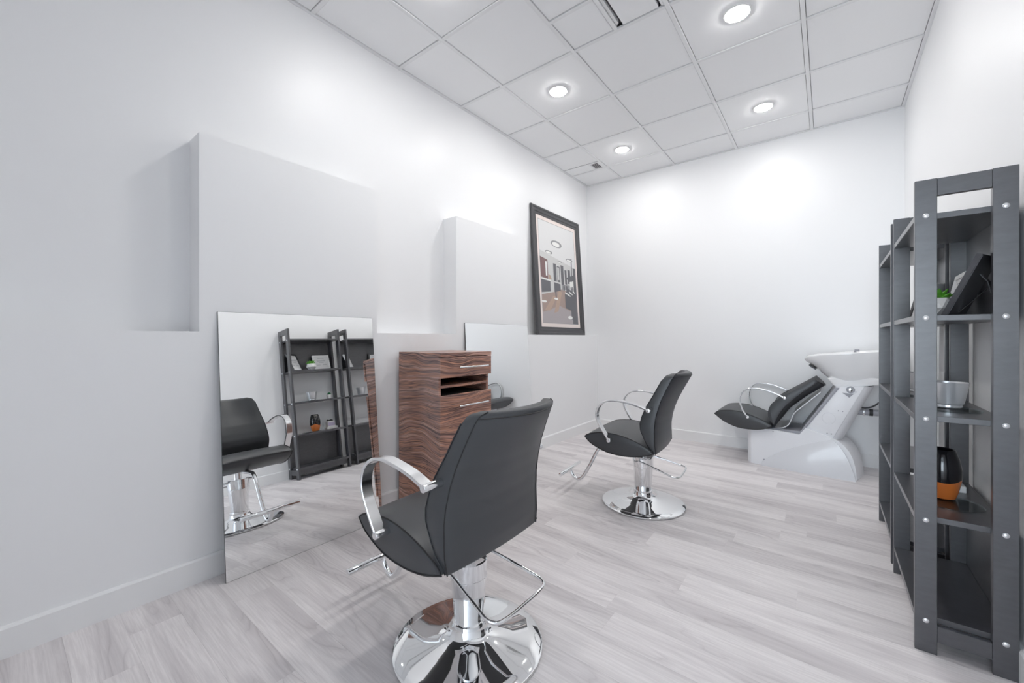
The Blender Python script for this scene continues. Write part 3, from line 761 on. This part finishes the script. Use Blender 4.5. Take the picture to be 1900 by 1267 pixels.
# waste pipe and hose behind the pillar
pp = MB().tube([(0.16, 0.02, 0.503), (0.475, 0.02, 0.503)], 0.026, 20).obj('waste_pipe', M['greyplastic'], su)
MB().tube([(0.225, 0.02, 0.503), (0.233, 0.02, 0.503)], 0.031, 20).obj('clamp', M['steel'], pp)
MB().tube([(0.262, 0.02, 0.503), (0.285, 0.02, 0.503)], 0.028, 20).obj('seal', M['black'], pp)
MB().tube(smooth_path([(0.17, 0.0, 0.55), (0.23, 0.0, 0.538), (0.279, 0.0, 0.552), (0.320, 0.0, 0.590), (0.36, 0.02, 0.66), (0.38, 0.04, 0.74)], 5), 0.006, 10).obj('water_hose', M['black'], su)
for xx in (0.225, 0.252): MB().lathe([(0.008, 0.715), (0.008, 0.755)], 14, c=(xx, -0.12, 0)).obj('hose_fitting', M['black'], su)

# ------------------------------------------------------------------ shelving units (local: x depth from the front, y along the wall)
UD, UL, UH = 0.239, 0.606, 1.657
PWI, PTH = 0.056, 0.022
LV = [0.111, 0.463, 0.818, 1.172, 1.530]
UY = (2.009, 2.692)
UX = 0.2435
u1 = thing('shelving_unit', 'nearest tall black-brown open shelving unit against the right wall', 'shelf', (UX, UY[0], 0), group='black-brown shelving units on the right wall')
for ya in (0.0, UL - PTH):
    for xa in (0.0, UD - PWI):
        p = bx('post', M['shelf'], u1, xa, xa + PWI, ya, ya + PTH, 0, UH, bevel=0.001)
        side = -1 if ya == 0 else 1
        for z in LV:
            yb = side * PTH / 2
            b_ = MB().lathe([(0.0085, 0.0), (0.0085, 0.0015), (0.006, 0.0035), (0.002, 0.0042)], 16)
            o = b_.obj('bolt', M['bolt'], p, (0, yb, z - UH / 2)); o.rotation_euler = (R(90) if side < 0 else R(-90), 0, 0)
    bx('cross_rail', M['shelf'], u1, PWI, UD - PWI, ya + 0.002, ya + PTH - 0.002, UH - 0.060, UH - 0.001, bevel=0.001)
    bx('cross_rail', M['shelf'], u1, PWI, UD - PWI, ya + 0.002, ya + PTH - 0.002, 0.045, 0.100, bevel=0.001)
for z in LV: bx('shelf', M['shelf'], u1, 0.002, UD - 0.008, PTH + 0.0005, UL - PTH - 0.0005, z - 0.010, z + 0.010, bevel=0.001)
bx('back_panel', M['shelf'], u1, UD - 0.008, UD - 0.002, PTH + 0.001, UL - PTH - 0.001, LV[3] - 0.010, LV[4] + 0.010)
bx('back_panel', M['shelf'], u1, UD - 0.008, UD - 0.002, PTH + 0.001, UL - PTH - 0.001, LV[0] - 0.010, LV[1] + 0.010)
bx('front_rail', M['shelf'], u1, 0.03, 0.045, PTH + 0.001, UL - PTH - 0.001, 0.045, 0.100, bevel=0.001)
u2 = copy_tree(u1); u2.location.y = UY[1]
u2['label'] = 'farther black-brown open shelving unit, half hidden behind the nearest one'

# ------------------------------------------------------------------ things on the shelves
S3, S2, S1 = LV[3] + 0.010, LV[2] + 0.010, LV[1] + 0.010        # shelf tops
def photo_frame(name, label, cat, loc, yaw, lean, wd, ht, m, bar=0.016, easel=True, group=None):
    t = thing(name, label, cat, loc, (0, 0, yaw), group)
    # local: faces +x, leans back towards -x
    hold = Matrix.Rotation(-lean, 4, 'Y')
    def put(mb_, nm, mm, **k):
        mb_.v = [tuple(hold @ Vector(v)) for v in mb_.v]; return mb_.obj(nm, mm, t, **k)
    f = MB()
    for (a, b, c, d) in ((-wd / 2, wd / 2, 0, bar), (-wd / 2, wd / 2, ht - bar, ht), (-wd / 2, -wd / 2 + bar, bar, ht - bar), (wd / 2 - bar, wd / 2, bar, ht - bar)):
        f.box(-0.014, 0.0, a, b, c, d)
    put(f, 'frame', m)
    put(MB().box(-0.012, -0.005, -wd / 2 + bar, wd / 2 - bar, bar, ht - bar), 'certificate', M['paper'])
    put(MB().box(-0.0165, -0.0125, -wd / 2 + 0.003, wd / 2 - 0.003, 0.003, ht - 0.003), 'backboard', m)
    tx = MB()
    xx = -0.0047
    for (v, a, b) in ((0.78, 0.30, 0.70), (0.66, 0.22, 0.78), (0.60, 0.26, 0.74), (0.50, 0.36, 0.64), (0.34, 0.2, 0.42), (0.34, 0.58, 0.8)):
        y0_, y1_ = -wd / 2 + a * wd, -wd / 2 + b * wd; zc = v * ht
        tx.add([(xx, y0_, zc), (xx, y1_, zc), (xx, y1_, zc + 0.005), (xx, y0_, zc + 0.005)], [(0, 1, 2, 3)])
    put(tx, 'printed_lines', M['ink'], smooth=False)
    if easel:
        top = hold @ Vector((-0.014, 0, ht * 0.72)); foot = top.x - math.sin(lean) * ht * 0.1 - 0.055
        MB().tube([top, (top.x - 0.02, 0, ht * 0.5), (max(foot, -0.118), 0, 0.003)], 0, rect=(0.024, 0.004), side=(0, 1, 0)).obj('easel_leg', m, t)
        MB().tube([tuple(hold @ Vector((-0.016, 0, 0.02))), (top.x - 0.022, 0, ht * 0.42)], 0.0022, 6).obj('easel_stay', M['steel'], t)
    return t
photo_frame('photo_frame', 'black framed certificate leaning back at the near end of the nearest shelving unit', 'photo frame', (0.352, 2.150, S3 + 0.001), R(154), R(23), 0.150, 0.225, M['frameblack'])
photo_frame('photo_frame', 'white framed certificate beside the succulent on the nearest shelving unit', 'photo frame', (0.392, 2.450, S3 + 0.001), R(178), R(12), 0.204, 0.186, M['white'], bar=0.018, easel=False)
photo_frame('photo_frame', 'white framed certificate leaning at the near end of the farther shelving unit', 'photo frame', (0.372, 2.815, S3 + 0.001), R(140), R(20), 0.145, 0.190, M['white'], easel=False)
photo_frame('photo_frame', 'black framed certificate at the far end of the farther shelving unit', 'photo frame', (0.385, 3.165, S3 + 0.001), R(205), R(15), 0.140, 0.190, M['frameblack'], easel=False)

def leaf_mesh(l, wd, th, m):
    rows = []
    for k in range(6):
        t = k / 5; r_ = math.sin(PI * (0.12 + 0.86 * t)) ** 0.8
        rows.append([(t * l, wd * r_ * math.cos(2 * PI * i / 8), th * r_ * math.sin(2 * PI * i / 8) + 0.25 * l * t * t) for i in range(8)])
    return MB().loft(rows).mesh('leaf', m)
def succulent(label, loc, pot, soil, leaf, rings, potmat, size):
    t = thing('potted_succulent', label, 'plant', loc); t.scale = (size,) * 3
    if pot == 'faceted':
        n = 7; loops = []
        for r_, z, ph in ((0.020, 0, 0), (0.036, 0.024, 0.45), (0.030, 0.050, 0), (0.026, 0.050, 0), (0.024, 0.042, 0)):
            loops.append([(r_ * math.cos(2 * PI * i / n + ph), r_ * math.sin(2 * PI * i / n + ph), z) for i in range(n)])
        MB().loft(loops).obj('pot', potmat, t, smooth=False); top = 0.044
    else:
        MB().lathe([(0.018, 0), (0.024, 0.038), (0.024, 0.040), (0.021, 0.040), (0.020, 0.034)], 28).obj('pot', potmat, t); top = 0.036
    for cnt, l, el, ph in rings:
        for i in range(cnt):
            o = place('leaf', leaf[l], t, (0, 0, top), (0, -el, 2 * PI * i / cnt + ph))
    return t
lf = {'a': leaf_mesh(0.038, 0.010, 0.005, M['leaf']), 'b': leaf_mesh(0.027, 0.008, 0.005, M['leaf']), 'c': leaf_mesh(0.026, 0.0065, 0.0045, M['leafdark']), 'd': leaf_mesh(0.022, 0.005, 0.004, M['leafdark'])}
succulent('bright green succulent in a white faceted pot on the nearest shelving unit', (0.334, 2.285, S3), 'faceted', None, lf, ((8, 'a', R(12), 0), (7, 'a', R(35), 0.4), (5, 'b', R(62), 0.1)), M['white'], 1.5)
succulent('tiny dark green succulent in a white pot beside the silver cup', (0.360, 2.480, S2), 'round', None, lf, ((8, 'c', R(25), 0), (6, 'c', R(52), 0.3), (4, 'd', R(78), 0.2)), M['white'], 1.25)

def cup(label, loc, group):
    t = thing('silver_cup', label, 'cup', loc, group=group)
    n = 48; prof = [(0.038, 0.0), (0.041, 0.004), (0.0405, 0.012), (0.044, 0.016), (0.058, 0.096), (0.0595, 0.098), (0.056, 0.097), (0.040, 0.018), (0.01, 0.016)]
    loops = []
    for k, (r_, z) in enumerate(prof):
        loops.append([((r_ * (1 + (0.022 if i % 2 and 3 <= k <= 4 else 0))) * math.cos(2 * PI * i / n), (r_ * (1 + (0.022 if i % 2 and 3 <= k <= 4 else 0))) * math.sin(2 * PI * i / n), z) for i in range(n)])
    MB().loft(loops).obj('body', M['silver'], t)
    return t
def plate(label, loc, r_):
    return tag(MB().lathe([(r_ - 0.003, 0), (r_, 0.002), (r_, 0.004), (r_ - 0.002, 0.0055)], 64).obj('glass_plate', M['clear'], None, loc), label, 'plate', 'round glass plates on the nearest shelving unit')
plate('round clear glass plate under the silver cup', (0.360, 2.240, S2), 0.092)
cup('fluted silver cup standing on a glass plate on the nearest shelving unit', (0.366, 2.275, S2 + 0.0055), 'silver cups on the shelves')
cup('fluted silver cup on the farther shelving unit', (0.366, 2.905, S2), 'silver cups on the shelves')
plate('round clear glass plate under the black and orange vase', (0.362, 2.235, S1), 0.095)
va = tag(MB().lathe([(0.030, 0), (0.038, 0.004), (0.046, 0.03), (0.056, 0.085), (0.056, 0.115), (0.049, 0.155), (0.038, 0.188), (0.036, 0.190), (0.033, 0.187), (0.044, 0.15), (0.02, 0.05)], 64).obj('vase', M['vase'], None, (0.352, 2.282, S1 + 0.0055)), 'glossy black and orange vase on the nearest shelving unit', 'vase')
bxk = thing('box_planter', 'small lavender labelled planter on a white block beside the orange vase', 'planter', (0.390, 2.475, S1))
bx('block', M['white'], bxk, -0.052, 0.052, -0.064, 0.064, 0, 0.026, bevel=0.002)
bxp = bx('pot', M['white'], bxk, -0.034, 0.034, -0.044, 0.044, 0.026, 0.092, bevel=0.003)
bx('label_band', M['lav'], bxk, -0.0355, -0.0335, -0.038, 0.038, 0.036, 0.078)
for i in range(7):
    a = i * 0.9
    MB().lathe([(0.004, -0.008), (0.012, -0.004), (0.013, 0.003), (0.006, 0.010)], 10).obj('pebble', M['soil'], bxk, (0.018 * math.cos(a * 1.3) * (i > 0), 0.020 * math.sin(a) * (i > 0), 0.097 + 0.004 * (i % 2)))
